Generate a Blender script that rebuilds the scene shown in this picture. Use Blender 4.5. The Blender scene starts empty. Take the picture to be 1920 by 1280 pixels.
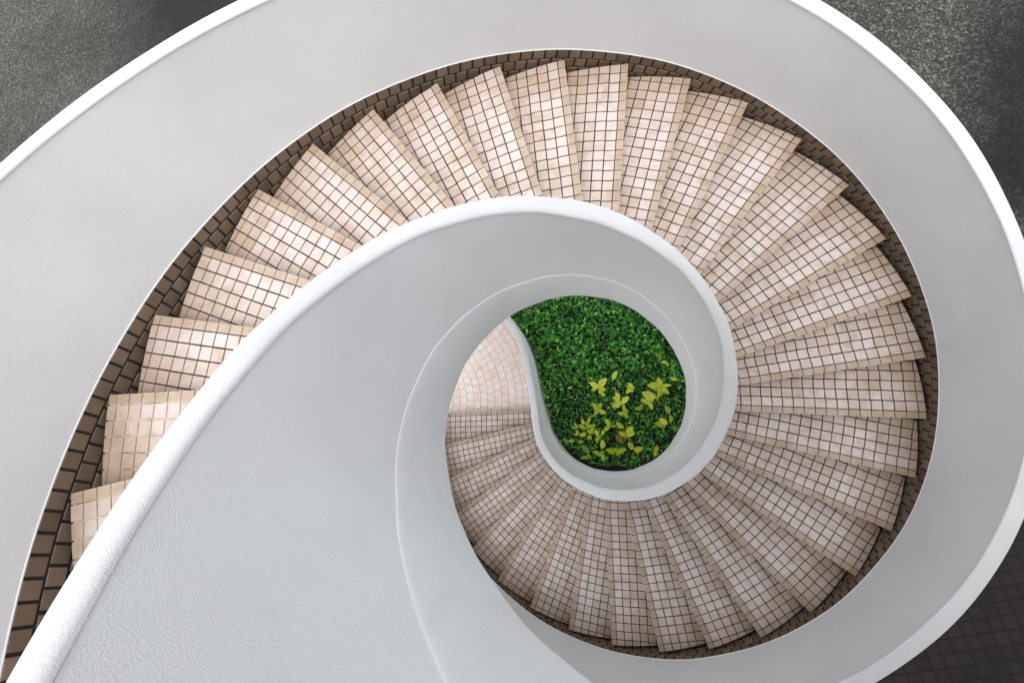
import bpy, math, random
from mathutils import Vector, Matrix
random.seed(11)
R_ = math.radians
S = 3.0                      # metres per layout unit (1 unit = radius of the outer tread ends)
RISE, DTH, TH0 = 0.05459404, 10.85706872, 191.9193
ZG = -35 * RISE              # ground floor, below the level of step 0
scene = bpy.context.scene
COL = scene.collection

# ------------------------------------------------------------------ camera
CAM = Vector((0.0158137, -0.0698154, 0.6570458))
F_PX, TILT, PAN = 814.8136, 0.1805450, 0.2152378
ROT = Matrix.Rotation(PAN, 3, 'Y') @ Matrix.Rotation(TILT, 3, 'X')
def W(x, y, z):              # layout units -> metres, ground at 0
    return Vector((x * S, y * S, (z - ZG) * S))
def at(px, py, z):           # photo pixel (1920 wide) -> layout point at height z
    v = ROT @ Vector(((px - 960) / F_PX, -(py - 640) / F_PX, -1.0))
    return CAM + v * ((z - CAM.z) / v.z)
cd = bpy.data.cameras.new('camera'); cam = bpy.data.objects.new('camera', cd); COL.objects.link(cam)
cd.sensor_fit = 'HORIZONTAL'; cd.sensor_width = 36.0; cd.lens = F_PX / 1920 * 36.0
cd.clip_start = 0.05; cd.clip_end = 2000
cam.matrix_world = Matrix.Translation(W(*CAM)) @ ROT.to_4x4()
scene.camera = cam

# ------------------------------------------------------------------ mesh helper
class MB:
    def __init__(s): s.v = []; s.f = []; s.m = []; s.t = []
    def vert(s, x, y, z, raw=False):
        s.v.append(tuple(Vector((x, y, z)) if raw else W(x, y, z))); return len(s.v) - 1
    def face(s, idx, mat=0, tint=0.5): s.f.append(tuple(idx)); s.m.append(mat); s.t.append(tint)
    def build(s, name, mats, parent=None, smooth=False, base=None):
        me = bpy.data.meshes.new(name); vs = s.v
        if base is not None: vs = [tuple(Vector(a) - base) for a in vs]
        me.from_pydata(vs, [], s.f); me.update()
        for m in mats: me.materials.append(m)
        me.polygons.foreach_set('material_index', s.m)
        at_ = me.attributes.new('tint', 'FLOAT', 'FACE'); at_.data.foreach_set('value', s.t)
        if smooth: me.polygons.foreach_set('use_smooth', [True] * len(s.f))
        o = bpy.data.objects.new(name, me); COL.objects.link(o)
        if base is not None: o.location = base
        if parent is not None: o.parent = parent
        return o
def tag(o, label=None, cat=None, group=None, kind=None):
    if label: o['label'] = label
    if cat: o['category'] = cat
    if group: o['group'] = group
    if kind: o['kind'] = kind
    return o

# ------------------------------------------------------------------ materials
def mat(name):
    m = bpy.data.materials.new(name); m.use_nodes = True; nt = m.node_tree
    return m, nt, nt.nodes['Principled BSDF']
def N(nt, t, **kw):
    n = nt.nodes.new(t)
    for k, v in kw.items():
        if k in n.inputs: n.inputs[k].default_value = v
        else: setattr(n, k, v)
    return n
def ramp(nt, fac, stops):
    r = nt.nodes.new('ShaderNodeValToRGB'); e = r.color_ramp.elements
    while len(e) < len(stops): e.new(0.5)
    for q, (p, c) in zip(e, stops): q.position = p; q.color = (*c, 1)
    nt.links.new(fac, r.inputs[0]); return r.outputs[0]
def mix(nt, fac, a, b, mode='MIX'):
    n = nt.nodes.new('ShaderNodeMix'); n.data_type = 'RGBA'; n.blend_type = mode
    for sock, v in ((n.inputs[0], fac), (n.inputs[6], a), (n.inputs[7], b)):
        if hasattr(v, 'is_output'): nt.links.new(v, sock)
        else: sock.default_value = v if isinstance(v, float) else (*v, 1)
    return n.outputs[2]
def noise(nt, scale, detail=3, rough=.55, coord=None, dist=0):
    n = N(nt, 'ShaderNodeTexNoise', Scale=scale, Detail=detail, Roughness=rough, Distortion=dist)
    nt.links.new(coord, n.inputs['Vector']); return n.outputs['Fac']
def objco(nt): return nt.nodes.new('ShaderNodeNewGeometry').outputs['Position']
def bump(nt, bs, h, strength, dist):
    b = N(nt, 'ShaderNodeBump', Strength=strength, Distance=dist); nt.links.new(h, b.inputs['Height'])
    nt.links.new(b.outputs[0], bs.inputs['Normal']); return b
def attr(nt, n): return N(nt, 'ShaderNodeAttribute', attribute_name=n).outputs['Fac']

def plaster(name, base, coarse=1.0):
    m, nt, bs = mat(name); co = objco(nt)
    a = noise(nt, 0.9, 4, .6, co); b = noise(nt, 6, 4, .65, co, .8)
    c = ramp(nt, a, [(.3, tuple(x * .885 for x in base)), (.7, base)])
    sp = ramp(nt, b, [(.60, (0, 0, 0)), (.82, (.5, .5, .5))])
    c = mix(nt, sp, c, tuple(x * .86 for x in base))
    # thin vertical water runs and small grey scuffs
    mp = N(nt, 'ShaderNodeMapping'); mp.inputs['Scale'].default_value = (4, 4, .5); nt.links.new(co, mp.inputs[0])
    w = noise(nt, 2.2, 5, .7, mp.outputs[0], .4)
    c = mix(nt, ramp(nt, w, [(.62, (0, 0, 0)), (.80, (.75, .75, .75))]), c, tuple(x * v for x, v in zip(base, (.86, .85, .83))))
    nt.links.new(c, bs.inputs['Base Color']); bs.inputs['Roughness'].default_value = .62
    f = noise(nt, 190, 3, .65, co); g = noise(nt, 9, 3, .5, co); g2 = noise(nt, 1.6, 2, .5, co)
    ad = N(nt, 'ShaderNodeMath', operation='MULTIPLY_ADD'); ad.inputs[1].default_value = .35
    nt.links.new(g, ad.inputs[0]); nt.links.new(f, ad.inputs[2])
    ad2 = N(nt, 'ShaderNodeMath', operation='MULTIPLY_ADD'); ad2.inputs[1].default_value = .7
    nt.links.new(g2, ad2.inputs[0]); nt.links.new(ad.outputs[0], ad2.inputs[2])
    bump(nt, bs, ad2.outputs[0], .45 * coarse, .006)
    return m
M_wall = plaster('white_plaster', (.630, .637, .645))
M_soffit = plaster('soffit_concrete', (.27, .205, .145))
M_cap = plaster('white_cap_paint', (.475, .475, .478), .8)

def tile(name, cols, rough=.66):
    m, nt, bs = mat(name); co = objco(nt); t = attr(nt, 'tint'); bs.inputs['IOR'].default_value = 1.52
    c = ramp(nt, t, [(0, cols[0]), (.33, tuple((p * .55 + q * .45) * w_ for p, q, w_ in zip(cols[0], cols[1], (1.05, 1.02, .97)))), (.62, cols[1]), (1, cols[2])])
    sp = noise(nt, 330, 2, .6, co)
    c = mix(nt, ramp(nt, sp, [(.5, (0, 0, 0)), (.72, (.5, .5, .5))]), c, tuple(x * .55 for x in cols[1]))
    d = noise(nt, 5.5, 5, .65, co, .5)
    c = mix(nt, ramp(nt, d, [(.44, (0, 0, 0)), (.72, (.6, .6, .6))]), c, (cols[0][0] * .9, cols[0][1] * .84, cols[0][2] * .72))
    d2 = noise(nt, 23, 4, .7, co, .6)
    c = mix(nt, ramp(nt, d2, [(.64, (0, 0, 0)), (.78, (.45, .45, .45))]), c, (.16, .11, .075))
    nt.links.new(c, bs.inputs['Base Color'])
    rr = ramp(nt, d, [(.3, (rough - .17,) * 3), (.7, (rough + .02,) * 3)]); nt.links.new(rr, bs.inputs['Roughness'])
    bump(nt, bs, sp, .25, .002)
    return m
M_tread = tile('tread_tile', ((.27, .19, .125), (.45, .38, .35), (.515, .46, .458)))
M_nose = tile('nosing_tile', ((.28, .20, .13), (.40, .325, .27), (.49, .42, .385)))
M_skirt = tile('skirting_tile', ((.085, .056, .036), (.140, .095, .063), (.185, .128, .087)), .6)
M_land = tile('landing_tile', ((.50, .41, .36), (.59, .505, .47), (.64, .56, .53)))
def grout(name, dark, pale, lo, hi):
    m, nt, bs = mat(name); co = objco(nt)
    a = noise(nt, 7, 5, .7, co, .6)
    c = ramp(nt, a, [(lo, dark), (hi, pale)])
    nt.links.new(c, bs.inputs['Base Color']); bs.inputs['Roughness'].default_value = .9
    bump(nt, bs, noise(nt, 150, 2, .6, co), .4, .003)
    return m
M_grout = grout('dark_grout', (.014, .012, .009), (.30, .22, .15), .62, .82)
M_grout_pale = grout('pale_grout', (.45, .36, .27), (.10, .07, .05), .48, .72)
M_grout_black = grout('gutter_grout', (.010, .012, .012), (.03, .028, .024), .5, .8)
M_grout_land = grout('landing_grout', (.30, .22, .16), (.12, .085, .06), .45, .75)
M_body, nt, bs = mat('step_concrete'); bs.inputs['Base Color'].default_value = (.22, .16, .12, 1); bs.inputs['Roughness'].default_value = .85

# ------------------------------------------------------------------ stair geometry helpers
def zl(th): return (th - TH0) / DTH * RISE           # nosing line height at angle th
TS = list(range(-140, 281, 20))
CORR = {  # measured waviness of the hand-built curves (radius offsets)
 'A': [-.0004,-.001,.0004,.0031,.0042,.0047,.0026,.0001,-.0016,-.0022,-.0014,.0011,.001,-.0006,-.0028,-.0028,-.0002,.0009,.0004,.0001,0,0],
 'B': [-.0001,-.0034,-.0059,-.0038,-.0017,-.0032,-.0047,-.0027,.0015,.0044,.0026,-.0014,-.0008,.0008,.0005,0,.0022,.0014,-.0008,-.0016,-.0002,0],
 'C': [.0015,.0006,-.004,-.0051,-.004,-.0026,-.0034,-.003,-.0019,-.0029,-.0003,.0024,.0013,.0003,-.0001,0,-.0006,-.0017,-.0033,-.0027,.0009,.0031],
 'D': [-.0051,-.0052,-.0028,-.0015,-.0031,-.0025,.0003,-.0004,-.0007,.0008,.0019,.0051,.0071,.0083,.0063,-.0002,-.001,-.0012,-.0019,-.0012,0,0],
 'E': [0,0,.0001,.0028,.0039,.003,.0032,.0013,-.0018,-.0033,-.0041,-.0037,-.0007,-.0006,.0004,.0037,.0057,.0012,0,0,0,0],
 'F': [0,0,0,.0024,.0058,.0056,.0047,-.0004,-.0076,-.0066,-.0056,-.0047,-.0005,.0004,.0016,.0039,.0047,.0008,0,0,0,0]}
def corr(nm, th):
    if not nm: return 0.0
    wob = .0007 * math.sin(th * .21 + ord(nm)) + .0005 * math.sin(th * .37 + 2 * ord(nm))
    return wob + corr0(nm, th)
def corr0(nm, th):
    c = CORR[nm]; x = (th - TS[0]) / 20.0
    if x <= 0: return c[0]
    if x >= len(c) - 1: return c[-1]
    i = int(x); f = x - i; p = lambda j: c[min(max(j, 0), len(c) - 1)]
    a, b, d, e = p(i - 1), p(i), p(i + 1), p(i + 2)
    return b + .5 * f * (d - a + f * (2 * a - 5 * b + 4 * d - e + f * (3 * (b - d) + e - a)))

def sweep(mb, stations, mat_=0, cap_ends=True):
    """stations: list of rings (lists of layout points), joined into a closed tube"""
    rings = [[mb.vert(*p) for p in ring] for ring in stations]
    n = len(rings[0])
    for a, b in zip(rings, rings[1:]):
        for i in range(n):
            j = (i + 1) % n
            mb.face((a[i], a[j], b[j], b[i]), mat_)
    if cap_ends:
        mb.face(rings[0][::-1], mat_); mb.face(rings[-1], mat_)
def helix_rings(profile, t0, t1, step=1.5):
    n = max(2, int(abs(t1 - t0) / step)); out = []
    for i in range(n + 1):
        th = t0 + (t1 - t0) * i / n; c, s = math.cos(R_(th)), math.sin(R_(th)); z = zl(th)
        out.append([((r + corr(nm, th)) * c, (r + corr(nm, th)) * s, z + dz) for r, dz, nm in profile])
    return out

T_LO, T_HI, T_SPLIT = -178.0, 345.0, -160.0
# plan of the inner parapet's tail: leaves the circle at the foot of the stair and sweeps outwards beside the landing
tail = [(.3365 * math.cos(R_(t)), .3365 * math.sin(R_(t)), zl(t)) for t in (-140, -150, -160, -168)]
tail += [(-.3615, .072, ZG + .006), (-.394, .246, ZG), (-.437, .372, ZG), (-.487, .456, ZG), (-.56, .545, ZG), (-.68, .63, ZG), (-.85, .69, ZG)]
def catmull(P, i, f):
    a, b, c, d = (Vector(P[min(max(j, 0), len(P) - 1)]) for j in (i - 1, i, i + 1, i + 2))
    return b + .5 * f * (c - a + f * (2 * a - 5 * b + 4 * c - d + f * (3 * (b - c) + d - a)))
tail_pts = []
for i in range(2, len(tail) - 1):
    for q in range(10): tail_pts.append(catmull(tail, i, q / 10))
tail_pts.append(Vector(tail[-1]))
def tail_rings(profile):
    out = []
    for i, p in enumerate(tail_pts):
        a = tail_pts[max(i - 1, 0)]; b = tail_pts[min(i + 1, len(tail_pts) - 1)]
        t = Vector((b.x - a.x, b.y - a.y)).normalized()
        if i == 0: th = -160; nx, ny = math.cos(R_(th)), math.sin(R_(th))
        else: nx, ny = -t.y, t.x
        k = max(0.0, 1 - i / 14)
        ring = []
        for r, dz, nm in profile:
            o = r - .3365 + k * corr(nm, -160)
            ring.append((p.x + nx * o, p.y + ny * o, p.z + dz))
        out.append(ring)
    return out
def inner_sweep(mb, profile, t_hi=T_HI):
    rings = tail_rings(profile)[::-1]
    sweep(mb, rings + helix_rings(profile, T_SPLIT, t_hi)[1:])

def dome(r0, n0, r1, n1, ztop0, ztop1, h, ex, n=14):
    """closed profile of a rounded coping between radii r0 and r1"""
    out = []
    for i in range(n + 1):
        a = math.pi * i / n; c, s = math.cos(a), math.sin(a)
        f = .5 - .5 * math.copysign(abs(c) ** ex, c)
        zt = ztop0 + (ztop1 - ztop0) * f
        out.append((r0 + (r1 - r0) * f, zt - h + h * abs(s) ** ex, n0 if f < .5 else n1))
    return out

stair = bpy.data.objects.new('spiral_staircase', None); COL.objects.link(stair)
tag(stair, 'large white spiral staircase with beige tiled steps winding down around an open well', 'staircase')

# inner parapet: wall, proud lower band with a ledge, coping
HA = .3569
mb = MB(); inner_sweep(mb, [(.3204, HA - .0095, 'B'), (.3206, .10, 'C'), (.3204, -.05, 'C'), (.3500, -.05, 'A'), (.3515, .1, 'A'), (.3525, HA - .0095, 'A')])
inner = mb.build('inner_parapet', [M_wall], stair, True)
prof = dome(.3190, 'B', .3551, 'A', HA - .001, HA, .011, .8)
mb = MB(); inner_sweep(mb, prof); mb.build('coping', [M_cap], inner, True)
mb = MB()
inner_sweep(mb, [(.3240, -.0085, 'C'), (.3196, -.0095, 'C'), (.3188, -.0118, 'C'), (.3183, -.0150, 'C'), (.3182, -.03, 'C'), (.3182, -.2060, 'C'), (.3195, -.2109, 'C'), (.3240, -.2109, 'C')])
mb.build('string_band', [M_wall], inner, True)

# outer parapet
HE, HF, HD = .3526, .3505, .0250
mb = MB()
sweep(mb, helix_rings([(1.0122, HD + .0004, 'D'), (1.0140, HD + .0022, 'D'), (1.0135, .10, 'D'), (1.0000, HE - .0040, 'E'), (1.0340, HE - .0040, 'F'), (1.0340, -.2109, 'F'), (1.0200, -.2109, 'D'), (1.0200, HD - .001, 'D'), (1.0125, HD - .001, 'D')], T_LO, T_HI))
outer = mb.build('outer_parapet', [M_wall], stair, True)
mb = MB(); sweep(mb, helix_rings(dome(.9978, 'E', 1.0364, 'F', HE, HF, .0055, .5), T_LO, T_HI)); mb.build('coping', [M_cap], outer, True)
for o_ in [outer] + list(outer.children) + [inner] + list(inner.children):
    md = o_.modifiers.new('edges', 'EDGE_SPLIT'); md.split_angle = R_(42)

# skirting: rows of small tiles following the slope
P = .0323; G = .0030; GS = .0046
mb = MB()
sweep(mb, helix_rings([(1.0150, HD - .0012, 'D'), (1.0150, -.115, 'D'), (1.0190, -.115, 'D'), (1.0190, HD - .0012, 'D')], T_LO, T_HI - .5, 2.2), 1)
pit = 2.0; SH_ = math.degrees(.265)
for row in range(4):
    th = T_LO + 1 + [0, .9, .3, 1.2][row]
    while th < T_HI - 3:
        z1 = HD - .0016 - row * P * 1.04; z0 = z1 - P * 1.04 + GS
        gth = math.degrees(GS) * random.uniform(.9, 1.35)
        a, b = th + gth / 2 + random.uniform(-.03, .03), th + pit - gth / 2
        rr = 1.0122 + random.uniform(-.0005, .0005); be = .0009
        def pt(t, dz, r, jz=0):
            t -= SH_ * (dz - HD); rad = r + corr('D', t); return mb.vert(rad * math.cos(R_(t)), rad * math.sin(R_(t)), zl(t) + dz)
        bt = math.degrees(be)
        o = [pt(a, z0, rr + .003), pt(b, z0, rr + .003), pt(b, z1, rr + .003), pt(a, z1, rr + .003)]
        m_ = [pt(a, z0, rr + be), pt(b, z0, rr + be), pt(b, z1, rr + be), pt(a, z1, rr + be)]
        f_ = [pt(a + bt, z0 + be, rr), pt(b - bt, z0 + be, rr), pt(b - bt, z1 - be, rr), pt(a + bt, z1 - be, rr)]
        ti = random.gauss(.5, .22)
        for q in range(4):
            w = (q + 1) % 4
            mb.face((o[q], o[w], m_[w], m_[q]), 0, ti); mb.face((m_[q], m_[w], f_[w], f_[q]), 0, ti)
        mb.face(f_, 0, ti)
        th += pit * random.uniform(.985, 1.015)
mb.build('skirting', [M_skirt, M_grout_black], outer)

# soffit
mb = MB(); sweep(mb, helix_rings([(.3235, -.205, 'C'), (.3235, -.190, 'C'), (1.0195, -.190, 'D'), (1.0195, -.205, 'D')], -165, T_HI, 3))
mb.build('soffit', [M_soffit], stair, True)

# ------------------------------------------------------------------ steps
def clip(poly, nx, ny, d):          # keep points with nx*x+ny*y <= d
    out = []
    for i, p in enumerate(poly):
        q = poly[(i + 1) % len(poly)]; a = nx * p[0] + ny * p[1] - d; b = nx * q[0] + ny * q[1] - d
        if a <= 0: out.append(p)
        if (a < 0 < b) or (b < 0 < a):
            f = a / (a - b); out.append((p[0] + (q[0] - p[0]) * f, p[1] + (q[1] - p[1]) * f))
    return out
def area(p): return .5 * sum(a[0] * b[1] - b[0] * a[1] for a, b in zip(p, p[1:] + p[:1]))
REND = {0:.9963,1:1.0,2:.9984,3:.9965,4:.9985,5:1.0045,6:1.0005,7:.9985,8:1.0045,9:1.0076,10:1.0087,11:1.0095,12:1.011,13:1.004,14:1.0,15:.997,16:.9961,17:.9968,18:.9991,19:1.003,20:1.005,21:1.0035,22:1.0015,23:1.002,24:.996,25:.998,26:.998,27:.998}
DEV = {0:-.1,1:-.12,2:.14,3:.08,4:-.04,5:.18,6:.23,7:-.08,8:-.05,9:-.03,10:.03,11:.01,12:.42,13:.35,14:.08,15:-.15,16:-.12,17:-.19,18:-.14,19:.01,20:.19,21:.28,22:.05,23:-.2,24:-.14,25:-.06,26:-.06,27:.1,28:-.01,29:-.21,30:-.4,31:-.5, -1:2.6,32:-.55,33:-.95,34:-1.3}
COFF = {34: .012}
def frame(k):
    th = R_(TH0 - k * DTH + DEV.get(k, 0)); a = math.asin(COFF.get(k, .0165))
    c, s = math.cos(th), math.sin(th); r = REND.get(k, 1.0)
    rot = lambda x, y: (x * c - y * s, x * s + y * c)
    return (r * c, r * s), rot(-math.cos(a), -math.sin(a)), rot(-math.sin(a), math.cos(a)), th, r
TOPK = -14
def add_tile(mb, poly, z, be, depth, tint, mi=0, tilt=(0, 0)):
    cx = sum(p[0] for p in poly) / len(poly); cy = sum(p[1] for p in poly) / len(poly)
    ins = []
    for p in poly:
        d = math.hypot(p[0] - cx, p[1] - cy); f = min(1, be * 1.4 / d); ins.append((p[0] + (cx - p[0]) * f, p[1] + (cy - p[1]) * f))
    zz = lambda p: z + tilt[0] * (p[0] - cx) + tilt[1] * (p[1] - cy)
    lo = [mb.vert(p[0], p[1], z - depth) for p in poly]; mi_ = [mb.vert(p[0], p[1], zz(p) - be) for p in poly]; hi = [mb.vert(p[0], p[1], zz(p)) for p in ins]
    n = len(poly)
    for i in range(n):
        j = (i + 1) % n
        mb.face((lo[i], lo[j], mi_[j], mi_[i]), mi, tint); mb.face((mi_[i], mi_[j], hi[j], hi[i]), mi, tint)
    mb.face(hi, mi, tint)
def make_step(k):
    (ox, oy), eu, ev, th, rend = frame(k); (bx, by), bu, bv, bth, _ = frame(k - 1)
    z = -k * RISE
    pos = lambda u, v: (ox + u * eu[0] + v * ev[0], oy + u * eu[1] + v * ev[1])
    def limits(poly, back, rout, front=None):
        poly = clip(poly, bv[0], bv[1], bv[0] * bx + bv[1] * by + back)
        if front is not None: poly = clip(poly, -ev[0], -ev[1], -(ev[0] * ox + ev[1] * oy) - front)
        for q in range(-2, 17, 2):
            t = th + R_(q); poly = clip(poly, math.cos(t), math.sin(t), rout)
        return poly
    mb = MB()
    # concrete body (its top is the grout bed)
    body = [pos(-.05, .0095), pos(.652, .0095), pos(.652, .25), pos(-.05, .25)]
    body = limits(body, .012, rend - .0015)
    if area(body) < 0: body = body[::-1]
    # cut the inner end with the parapet's circle (a few chords)
    zt = z - .0026
    top = [mb.vert(p[0], p[1], zt) for p in body]; bot = [mb.vert(p[0], p[1], zt - .10) for p in body]
    gm = 1
    mb.face(top, gm)
    for i in range(len(body)):
        j = (i + 1) % len(body); mb.face((bot[i], bot[j], top[j], top[i]), 2)
    mb.face(bot[::-1], 2)
    # tread tiles
    u0 = -P * random.uniform(.02, .45); V0 = .0215
    rng = random.Random(100 + k)
    base_t = rng.gauss(.52, .03)
    for r in range(8):
        v0 = V0 + r * P + G * .5; v1 = V0 + (r + 1) * P - G * .5
        du = rng.uniform(-.0012, .0012)
        for c in range(22):
            a = u0 + c * P + G * .5 + du; b = u0 + (c + 1) * P - G * .5 + du
            j = lambda: rng.uniform(-.0004, .0004)
            poly = [pos(a + j(), v0 + j()), pos(b + j(), v0 + j()), pos(b + j(), v1 + j()), pos(a + j(), v1 + j())]
            mx = sum(math.hypot(*p) for p in poly) / 4
            poly = limits(poly, .003, rend)
            poly = clip(poly, eu[0], eu[1], eu[0] * ox + eu[1] * oy + .651)
            if len(poly) < 3 or abs(area(poly)) < .00003: continue
            if area(poly) < 0: poly = poly[::-1]
            # wear: tiles by the wall are browner than the walked middle
            vb = (bv[0] * (poly[0][0] - bx) + bv[1] * (poly[0][1] - by))
            wear = max(0, (mx - .86) / .14) * .30 + (.15 if vb > -.04 else (.05 if vb > -.072 else 0))
            ti = min(1, max(0, base_t + rng.gauss(.12, .05) - wear))
            add_tile(mb, poly, z + rng.uniform(-.0002, .0002), .0006, .003, ti, 0, (rng.gauss(0, .003), rng.gauss(0, .003)))
    # riser tiles under the nosing
    for c in range(22):
        a = u0 + c * P + G * .5; b = a + P - G
        if a > .645: continue
        b = min(b, .651); a = max(a, .001); ti = rng.gauss(.4, .1)
        for z0, z1 in ((z - RISE + .002, z - .034), (z - .0315, z - .008)):
            p = [pos(a, .0066), pos(b, .0066), pos(b, .0102), pos(a, .0102)]
            lo = [mb.vert(q[0], q[1], z0) for q in p]; hi = [mb.vert(q[0], q[1], z1) for q in p]
            for i in range(4):
                jn = (i + 1) % 4; mb.face((lo[i], lo[jn], hi[jn], hi[i]), 3, ti)
            mb.face(hi, 3, ti); mb.face(lo[::-1], 3, ti)
    base = W(*pos(0, 0), z) ; base.z -= 0
    o = mb.build('step', [M_tread, M_grout_pale if k in (-1, 0, 1) else M_grout, M_body, M_skirt], stair, False, base)
    # ribbed nosing strip
    nb = MB()
    pv = [(.0080, -.0105), (.0012, -.0105), (.0002, -.0085), (0, -.0015), (.0006, -.0003), (.0014, 0)]
    x = .0014
    w = (.0200 - .0014) / 6
    for q in range(5):
        pv += [(x + w * .62, 0), (x + w * .78, -.0009), (x + w * 1.0, -.0009), (x + w * 1.12, 0)]; x += w
    pv += [(.0198, 0), (.0204, -.0006), (.0204, -.003), (.0080, -.003)]
    for c in range(22):
        a = u0 + c * P + G * .4; b = u0 + (c + 1) * P - G * .4
        if a > .645: break
        b = min(b, .653)
        if b < .004: continue
        a = max(a, .0005); ti = rng.gauss(.52 if a > .08 else .35, .07); dz = rng.uniform(-.0003, .0003)
        A = [nb.vert(*pos(a, v), z + q + dz) for v, q in pv]; B = [nb.vert(*pos(b, v), z + q + dz) for v, q in pv]
        for i in range(len(pv)):
            jn = (i + 1) % len(pv); nb.face((A[jn], A[i], B[i], B[jn]), 0, ti)
        nb.face(A, 0, ti); nb.face(B[::-1], 0, ti)
    # dark mortar behind the strip, so the joints between its tiles read dark
    q = [pos(.001, .0082), pos(.655, .0082), pos(.655, .0208), pos(.001, .0208)]
    lo = [nb.vert(p_[0], p_[1], z - .009) for p_ in q]; hi = [nb.vert(p_[0], p_[1], z - .0028) for p_ in q]
    for i in range(4):
        jn = (i + 1) % 4; nb.face((lo[i], lo[jn], hi[jn], hi[i]), 1)
    nb.face(hi, 1)
    n_ = nb.build('nosing', [M_nose, M_grout_pale if k in (-1, 0, 1) else M_grout], o, False, base); n_.location = (0, 0, 0)
    return o
for k in range(TOPK, 35): make_step(k)

# unseen slab added to shade pavers and lower treads, above the camera's right-hand side
mb = MB()
SL = [(-.25, -6), (6, -6), (6, .3), (2.6, .3), (1.9, -.3), (1.3, -.95), (.62, -1.02), (0, -1.08), (-.25, -1.08)]
zt_ = 15 * RISE
top = [mb.vert(x, y, zt_) for x, y in SL]; bot = [mb.vert(x, y, zt_ - .09) for x, y in SL]
mb.face(top[::-1]); mb.face(bot)
for i in range(len(SL)):
    j = (i + 1) % len(SL); mb.face((bot[i], bot[j], top[j], top[i]))
tag(mb.build('unseen_shade_slab', [M_soffit]), kind='structure')

# ------------------------------------------------------------------ ground
def sheet(name, pts, z, m, parent=None, thick=None):
    mb = MB(); top = [mb.vert(x, y, z) for x, y in pts]; mb.face(top)
    if thick:
        lo = [mb.vert(x, y, z - thick) for x, y in pts]
        for i in range(len(pts)):
            j = (i + 1) % len(pts); mb.face((lo[i], lo[j], top[j], top[i]))
    return mb.build(name, [m], parent)
m, nt, bs = mat('asphalt'); co = objco(nt)
g = noise(nt, 27, 2, .75, co); g2 = noise(nt, 60, 2, .6, co); big = noise(nt, .42, 4, .6, co, .6)
c = ramp(nt, g, [(.38, (.012, .012, .011)), (.55, (.048, .047, .044)), (.70, (.23, .225, .205))])
c = mix(nt, ramp(nt, g2, [(.4, (0, 0, 0)), (.75, (.7, .7, .7))]), c, (.052, .0515, .0475))
c = mix(nt, ramp(nt, big, [(.47, (0, 0, 0)), (.62, (.3, .3, .3))]), c, (.010, .010, .010))
for px_, py_, rx, ry in ((370, -40, 1.9, 2.3), (1950, 290, 1.05, .8), (1990, 90, .8, .8)):   # soft-edged darker patches
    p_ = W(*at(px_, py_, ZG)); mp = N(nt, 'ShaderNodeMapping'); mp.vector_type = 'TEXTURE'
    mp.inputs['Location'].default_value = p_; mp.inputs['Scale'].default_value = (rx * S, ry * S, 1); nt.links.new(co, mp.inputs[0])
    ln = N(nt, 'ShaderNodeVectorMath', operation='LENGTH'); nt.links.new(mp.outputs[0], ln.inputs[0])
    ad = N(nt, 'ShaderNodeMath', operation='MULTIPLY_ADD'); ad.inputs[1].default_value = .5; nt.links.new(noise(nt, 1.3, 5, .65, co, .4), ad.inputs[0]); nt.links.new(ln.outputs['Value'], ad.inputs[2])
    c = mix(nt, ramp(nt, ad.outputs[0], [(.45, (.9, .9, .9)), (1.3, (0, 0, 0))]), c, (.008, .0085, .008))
c = mix(nt, 1.0, c, (1.0, .99, .93), 'MULTIPLY')
nt.links.new(c, bs.inputs['Base Color']); bs.inputs['Roughness'].default_value = .85; bs.inputs['Specular IOR Level'].default_value = .12
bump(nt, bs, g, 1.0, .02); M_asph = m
E_ = 120
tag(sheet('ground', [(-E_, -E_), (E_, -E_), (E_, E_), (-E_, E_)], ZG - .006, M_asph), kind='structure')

m, nt, bs = mat('dark_pavers'); co = objco(nt)
mp = N(nt, 'ShaderNodeMapping'); mp.inputs['Rotation'].default_value = (0, 0, -R_(13.9)); nt.links.new(co, mp.inputs[0])
bk = N(nt, 'ShaderNodeTexBrick', offset=0.0, squash=1.0, Scale=1.0); bk.inputs['Brick Width'].default_value = .172; bk.inputs['Row Height'].default_value = .172
bk.inputs['Mortar Size'].default_value = .006; bk.inputs['Mortar Smooth'].default_value = .2; bk.inputs['Bias'].default_value = 0
bk.inputs['Color1'].default_value = (.024, .020, .0175, 1); bk.inputs['Color2'].default_value = (.032, .027, .023, 1); bk.inputs['Mortar'].default_value = (.006, .006, .006, 1)
nt.links.new(mp.outputs[0], bk.inputs['Vector'])
st = noise(nt, 1.1, 5, .6, co, .5)
c = mix(nt, ramp(nt, st, [(.45, (0, 0, 0)), (.7, (.6, .6, .6))]), bk.outputs['Color'], (.018, .017, .016))
sp = noise(nt, 120, 2, .6, co)
c = mix(nt, ramp(nt, sp, [(.55, (0, 0, 0)), (.75, (.4, .4, .4))]), c, (.06, .057, .052))
nt.links.new(c, bs.inputs['Base Color']); bs.inputs['Roughness'].default_value = .8; bs.inputs['Specular IOR Level'].default_value = .15
iv = N(nt, 'ShaderNodeMath', operation='SUBTRACT'); iv.inputs[0].default_value = 1; nt.links.new(bk.outputs['Fac'], iv.inputs[1])
bump(nt, bs, iv.outputs[0], .6, .006); M_pav = m
tag(sheet('paved_walk', [(.55, -9), (9, -9), (9, .25), (.55, .25)], ZG - .0045, M_pav), kind='structure')

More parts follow.
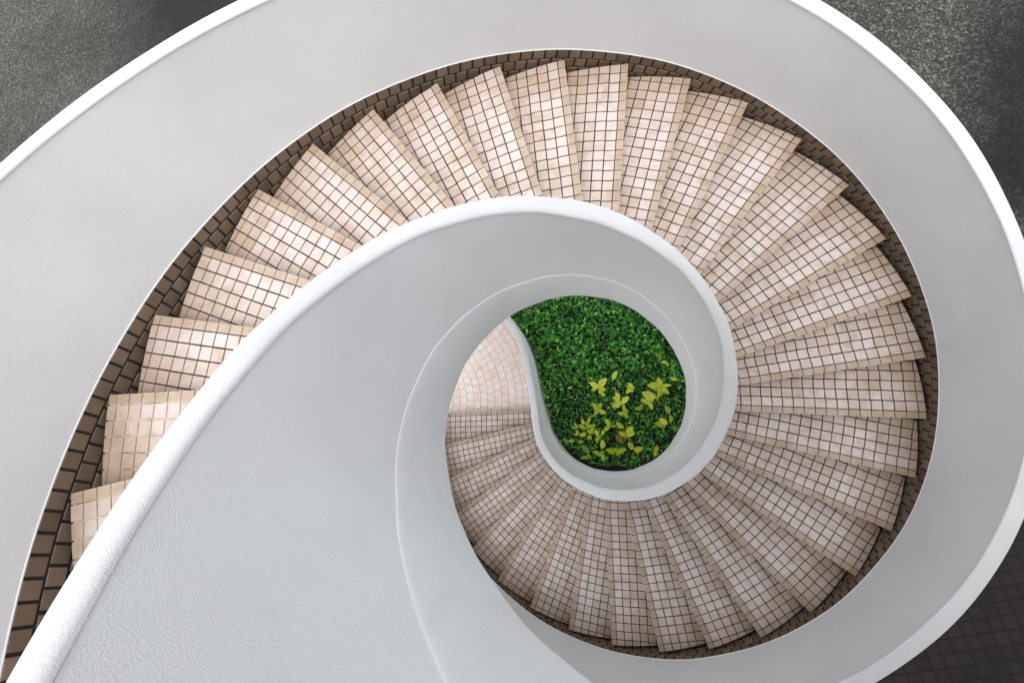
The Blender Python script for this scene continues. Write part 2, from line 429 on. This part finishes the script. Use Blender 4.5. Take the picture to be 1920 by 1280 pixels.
# landing at the foot: concentric courses of pale tiles
LC = (-1.15, .05); LP = .0438
mb = MB()
reg = [(-1.9, -.62), (-.34, -.62), (-.34, .0), (-.37, .16), (-.41, .30), (-.46, .42), (-.52, .50), (-.62, .60), (-.85, .69), (-1.9, .69)]
mb.face([mb.vert(x, y, ZG - .0012) for x, y in reg], 1)
rng = random.Random(5)
r = .06
while r < .95:
    n = max(8, int(2 * math.pi * r / LP)); ph = rng.uniform(0, 1)
    for i in range(n):
        a0 = 2 * math.pi * (i + ph) / n; a1 = a0 + 2 * math.pi / n - .0018 / r; r0, r1 = r + .0009, r + LP - .0009
        am = (a0 + a1) / 2; ca = math.cos(am)
        x, y = LC[0] + r * ca, LC[1] + r * math.sin(am)
        if ca < -.2 or y > .64 or y < -.55: continue
        # stop under the parapet
        lim = -.345 if y < 0 else -.345 - .30 * y * y - .12 * y
        if y > .40: lim = -.50 - (y - .45) * .9
        poly = [(LC[0] + q * math.cos(t), LC[1] + q * math.sin(t)) for q, t in ((r0, a0), (r1, a0), (r1, a1), (r0, a1))]
        poly = clip(poly, 1, 0, lim)
        if len(poly) < 3 or abs(area(poly)) < .00002: continue
        if area(poly) < 0: poly = poly[::-1]
        add_tile(mb, poly, ZG + rng.uniform(-.0001, .0001), .0004, .002, min(1, max(0, rng.gauss(.55, .12))), 0, (rng.gauss(0, .004), rng.gauss(0, .004)))
    r += LP
tag(mb.build('landing_floor', [M_land, M_grout_land]), kind='structure')

# planter soil and hedge
m, nt, bs = mat('soil'); co = objco(nt)
nt.links.new(ramp(nt, noise(nt, 20, 4, .7, co), [(.3, (.005, .006, .004)), (.7, (.014, .014, .009))]), bs.inputs['Base Color']); bs.inputs['Roughness'].default_value = .95
M_soil = m
tag(sheet('planter_soil', [(-.34, -.30), (.6, -.45), (1.0, .1), (.9, .8), (.2, 1.0), (-.85, .95), (-.85, .72), (-.62, .62), (-.48, .46), (-.42, .33), (-.37, .16), (-.34, 0)], ZG + .012, M_soil), kind='structure')

def leafmat(name, stops, rough, trans=.25):
    m, nt, bs = mat(name); co = objco(nt); t = attr(nt, 'tint')
    c = ramp(nt, t, stops)
    c = mix(nt, ramp(nt, noise(nt, 60, 3, .6, co), [(.35, (0, 0, 0)), (.7, (.5, .5, .5))]), c, tuple(x * .55 for x in stops[1][1]))
    nt.links.new(c, bs.inputs['Base Color']); bs.inputs['Roughness'].default_value = rough
    tr = N(nt, 'ShaderNodeBsdfTranslucent'); nt.links.new(c, tr.inputs[0])
    mx = N(nt, 'ShaderNodeMixShader'); mx.inputs[0].default_value = trans
    nt.links.new(bs.outputs[0], mx.inputs[1]); nt.links.new(tr.outputs[0], mx.inputs[2]); nt.links.new(mx.outputs[0], nt.nodes['Material Output'].inputs[0])
    return m
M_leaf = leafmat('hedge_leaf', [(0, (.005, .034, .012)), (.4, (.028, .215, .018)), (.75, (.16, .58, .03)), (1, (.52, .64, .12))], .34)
M_young = leafmat('young_leaf', [(0, (.12, .36, .02)), (.5, (.56, .68, .025)), (1, (.86, .83, .10))], .38, .42)
M_brown = leafmat('withered_leaf', [(0, (.20, .10, .02)), (.5, (.30, .17, .03)), (1, (.36, .24, .05))], .6)
M_stem, nt, bs = mat('young_stem'); bs.inputs['Base Color'].default_value = (.36, .38, .10, 1); bs.inputs['Roughness'].default_value = .5

def leaf(mb, base, d, nrm, L, wd, tint, fold=.25, droop=.15, n=4, mi=0):
    d = d.normalized(); side = d.cross(nrm).normalized(); up = side.cross(d).normalized()
    prev = None
    for i in range(n + 1):
        f = i / n; w = wd * math.sin(math.pi * min(.98, max(.02, f)) ** .85) ** .8 * .5
        c = base + d * (L * f) - up * (droop * L * f * f)
        q = (mb.vert(*(c + side * w + up * w * fold)), mb.vert(*c), mb.vert(*(c - side * w + up * w * fold)))
        if prev:
            mb.face((prev[0], q[0], q[1], prev[1]), mi, tint); mb.face((prev[1], q[1], q[2], prev[2]), mi, tint)
        prev = q
mb = MB(); rng = random.Random(3)
TOPZ = ZG + .165
cnt = 0
while cnt < 23000:
    x = rng.uniform(-.75, .75); y = rng.uniform(-.32, .95)
    rr = math.hypot(x, y); th = math.degrees(math.atan2(y, x))
    if th < -80 or th > 178:
        if rr > .312: continue
    if rr > .95: continue
    lim = -.338 - .10 * max(0, y) - .30 * max(0, y) ** 2
    if y > .42: lim = -.46 - (y - .42) * 1.0
    if y > 0 and x < lim + .012: continue
    if rr > .34 and rng.random() < .25 and y < .2: continue
    hz = TOPZ + .022 * math.sin(x * 17 + 1.3) * math.sin(y * 14 + .4) + .012 * math.sin(x * 41 + y * 33)
    hz -= .085 * max(0, min(1, (.22 - y) / .4)); hz += .03 * max(0, min(1, (y - .25) / .3))
    dep = rng.expovariate(1 / .042)
    if dep > .14: continue
    L = rng.choice((.010, .012, .014, .017, .019, .022, .026)) * rng.uniform(.8, 1.15) * (1.0 if y > .15 else .8)
    if y < .12 and rng.random() < .1: continue
    a = rng.uniform(0, 2 * math.pi); el = rng.gauss(.05, .45)
    d = Vector((math.cos(a) * math.cos(el), math.sin(a) * math.cos(el), math.sin(el)))
    nrm = Vector((rng.gauss(0, .45), rng.gauss(0, .45), 1))
    t = min(1, max(0, rng.gauss(.50, .2) - 7 * dep))  # deeper leaves get darker: shade inside the hedge put into the tint
    if rng.random() < .03: t = rng.uniform(.85, 1)
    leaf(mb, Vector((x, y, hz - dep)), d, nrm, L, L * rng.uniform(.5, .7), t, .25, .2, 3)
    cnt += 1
tag(mb.build('hedge_foliage', [M_leaf]), kind='stuff')

# young yellow-green shoots standing above the hedge
ZS = ZG + .205
def pz(zx, zy, z): return at(1000 + zx / 5.817, 680 + zy / 5.817, z)
def shoot(hub, tips, label, tone=.6, dz=0.0, name='leafy_shoot', m=None, cat='plant', long=None):
    rng = random.Random(hash((hub[0] * 7919 + hub[1])) & 0xffff)
    z = ZS + dz; h = pz(*hub, z)
    foot = Vector((h.x + rng.uniform(-.01, .01), h.y + rng.uniform(-.01, .01), ZG + .012))
    base = W(*foot)
    root = bpy.data.objects.new(name, None); COL.objects.link(root); root.location = base
    tag(root, label, cat, 'young shoots rising out of the hedge')
    sb = MB(); n = 6; pts = []
    for i in range(n + 1):
        f = i / n; p = foot.lerp(h, f) + Vector((.006 * math.sin(f * 3), .005 * math.sin(f * 4 + 1), 0)) * (1 - f); pts.append((p, .0022 * (1.25 - .6 * f)))
    if long:  # visible bare stalk to a second whorl
        q = pz(*long, z - .012)
    rings = [[sb.vert(p.x + r * math.cos(a * 1.0472), p.y + r * math.sin(a * 1.0472), p.z) for a in range(6)] for p, r in pts]
    for A, B in zip(rings, rings[1:]):
        for i in range(6): j = (i + 1) % 6; sb.face((A[i], A[j], B[j], B[i]))
    sb.face(rings[-1])
    if long:
        dv = (q - h); sd = dv.cross(Vector((0, 0, 1))).normalized() * .0018; up = Vector((0, 0, .0018))
        a = [sb.vert(*(h + o)) for o in (sd, up, -sd, -up)]; b = [sb.vert(*(q + o)) for o in (sd, up, -sd, -up)]
        for i in range(4): j = (i + 1) % 4; sb.face((a[i], a[j], b[j], b[i]))
    sb.build('stem', [M_stem], root, True, base).location = (0, 0, 0)
    tl = list(tips)
    if len(tips) >= 3:
        for _ in range(3):       # smaller, greener leaves lower on the same stem
            a_ = rng.uniform(0, 6.283); q_ = rng.uniform(26, 46); tl.append((hub[0] + q_ * math.cos(a_), hub[1] + q_ * math.sin(a_), None))
    for tp in tl:
        low = len(tp) == 3; hb = hub
        if len(tp) == 4: hb = tp[2:]
        lz = z + rng.uniform(-.012, .008) - (.026 if low else 0)
        b0 = pz(*hb, lz); e = pz(tp[0], tp[1], lz + rng.uniform(-.006, .010))
        d = e - b0; L = d.length
        lb = MB()
        leaf(lb, b0 + d * .06, d, Vector((rng.gauss(0, .38), rng.gauss(0, .38), 1)), L * .94, L * rng.uniform(.50, .62) if L > .024 else L * .75,
             min(1, max(0, tone + rng.gauss(0, .16) - (.3 if low else 0))), rng.uniform(.25, .5), rng.uniform(.05, .22), 7)
        lb.build('leaf', [m or M_young], root, True, base).location = (0, 0, 0)
SH = [
 ((712,270), [(612,212),(630,292),(795,165),(775,365),(790,300)], 'yellow leaf rosette standing alone above the middle of the dark hedge', .72),
 ((868,190), [(905,82)], 'single upright pale yellow leaf directly above the middle leaf rosettes', .7),
 ((1086,282), [(1036,212),(1008,326),(1015,243)], 'small three-leaved yellow shoot right of the middle rosettes', .65),
 ((965,450), [(852,472),(890,405),(1038,362),(945,398,895,318),(862,378,945,395)], 'big bright yellow rosette in the centre of the shoots', .8),
 ((1000,535), [(980,468),(920,556),(1025,605)], 'small yellow shoot just below the big central rosette', .6),
 ((712,505), [(640,440),(740,432),(660,572),(652,500),(792,558)], 'five-leaved yellow-green shoot left of the big central rosette', .5),
 ((1408,258), [(1348,160),(1502,238),(1295,290),(1475,345),(1365,375),(1242,240)], 'wide six-leaved rosette close to the right wall of the well', .6),
 ((1490,162), [(1573,188)], 'lone oval yellow leaf nearest the right wall', .75),
 ((1338,388), [(1182,320),(1290,325),(1265,370)], 'large long yellow leaf pair left of the wide rosette by the right wall', .85),
 ((1268,432), [(1172,398),(1296,507),(1315,395)], 'yellow shoot with a bare trailing stalk below the long leaf pair', .7),
 ((1190,488), [(1105,502),(1168,448)], 'dim green leaf pair between the central rosette and the right-hand shoots', .12),
 ((1488,560), [(1442,458),(1505,660)], 'two upright green leaves close to the lower right wall', .15),
 ((1462,668), [(1325,662),(1375,604)], 'broad bright yellow leaf beside the two upright green leaves', .8),
 ((1520,690), [(1598,748)], 'single green leaf touching the lower right wall', .12),
 ((572,700), [(528,612,556,676),(615,586,600,666),(450,655,490,715),(418,700,466,720),(498,668,566,726),(684,682,602,690),(642,670,582,704),(666,714,608,742),(646,762,580,734),(575,638,581,692)], 'dense many-leaved yellow-green tuft, largest of the lower left shoots', .5),
 ((545,765), [(498,802,582,764),(472,728,490,790),(636,836,600,784),(434,778,486,786),(668,752,608,772)], 'lower half of the dense tuft, with round yellow leaves', .55),
 ((705,800), [(676,724),(690,880),(745,792,770,730)], 'three drooping oval leaves right of the dense tuft', .5),
 ((838,685), [(785,606),(762,748),(908,690)], 'three-leaved yellow shoot between the dense tuft and the middle', .65),
 ((988,712), [(898,648),(1052,640,1048,672)], 'long yellow leaf above the bare pale stalk', .6),
 ((1018,792), [(928,752),(1082,688),(1112,762)], 'three-leaved yellow rosette on a long bare pale stalk', .65),
 ((1088,945), [(1036,868),(1068,866),(1202,930),(1180,965)], 'bright yellow leaf group at the lower end of the bare stalk', .72),
 ((1340,975), [(1345,898),(1308,968),(1318,1020)], 'small yellow shoot lowest at the right near the wall', .6),
 ((905,970), [(792,942),(938,1005),(1012,945),(885,930)], 'row of yellow leaves near the lower edge of the well', .6),
 ((738,985), [(778,1070),(640,968),(698,1015),(765,840,745,940)], 'leaning shoot with long ribbed leaves near the lower edge of the well', .45),
 ((575,935), [(518,905),(602,978),(590,918)], 'dull green three-leaved shoot in the lower left of the hedge', .1),
 ((602,1030), [(592,980),(515,1035),(635,1035)], 'dull green shoot lowest at the left edge of the hedge', .15),
 ((380,858), [(448,845),(322,828),(550,858,480,856)], 'dull green leaf row leftmost among the lower shoots', .12),
 ((420,275), [(372,270)], 'tiny round yellow-green leaf far left in the hedge', .35),
 ((1450,-12), [(1400,-5),(1470,40)], 'bright leaf by the right wall above all other shoots', .55),
 ((1395,-75), [(1325,-95),(1380,-125)], 'dim green leaf by the right wall at the top of the shoots', .1),
]
LONG = {(1338,388): (1388,446), (988,712): (1018,792), (1018,792): (1055,862)}
for hub, tips, lab, tone in SH: shoot(hub, tips, lab, tone, long=LONG.get(hub), dz=-.03 if tone < .2 else 0)
shoot((975,848), [(890,785),(905,835),(935,775),(950,800)], 'withered brown-orange leaf cluster under the bare stalk', .5, -.01, 'withered_shoot', M_brown)

# ------------------------------------------------------------------ light
w = bpy.data.worlds.new('World'); scene.world = w; w.use_nodes = True; nt = w.node_tree
bg = nt.nodes['Background']; sk = nt.nodes.new('ShaderNodeTexSky'); sk.sky_type = 'NISHITA'; sk.sun_disc = False
SUN_EL, SUN_AZ = 75, 172    # azimuth clockwise from +Y (photo up)
sk.sun_elevation = R_(SUN_EL); sk.sun_rotation = R_(SUN_AZ); sk.air_density = 1.0; sk.dust_density = 2.0
hs = nt.nodes.new('ShaderNodeHueSaturation'); hs.inputs['Saturation'].default_value = .15
nt.links.new(sk.outputs[0], hs.inputs['Color']); nt.links.new(hs.outputs[0], bg.inputs[0]); bg.inputs[1].default_value = .15
sl = bpy.data.lights.new('sun', 'SUN'); sl.energy = .5; sl.angle = R_(50); sl.color = (1, .99, .98)
so = bpy.data.objects.new('sun', sl); COL.objects.link(so)
d = Vector((math.sin(R_(SUN_AZ)) * math.cos(R_(SUN_EL)), math.cos(R_(SUN_AZ)) * math.cos(R_(SUN_EL)), math.sin(R_(SUN_EL))))
so.rotation_euler = (-d).to_track_quat('-Z', 'Y').to_euler(); so.location = (0, 0, 30)
scene.view_settings.view_transform = 'Standard'; scene.view_settings.look = 'None'
scene.view_settings.exposure = 1.77; scene.view_settings.gamma = 1.0
scene.render.engine = 'CYCLES'; scene.cycles.max_bounces = 8; scene.cycles.diffuse_bounces = 6
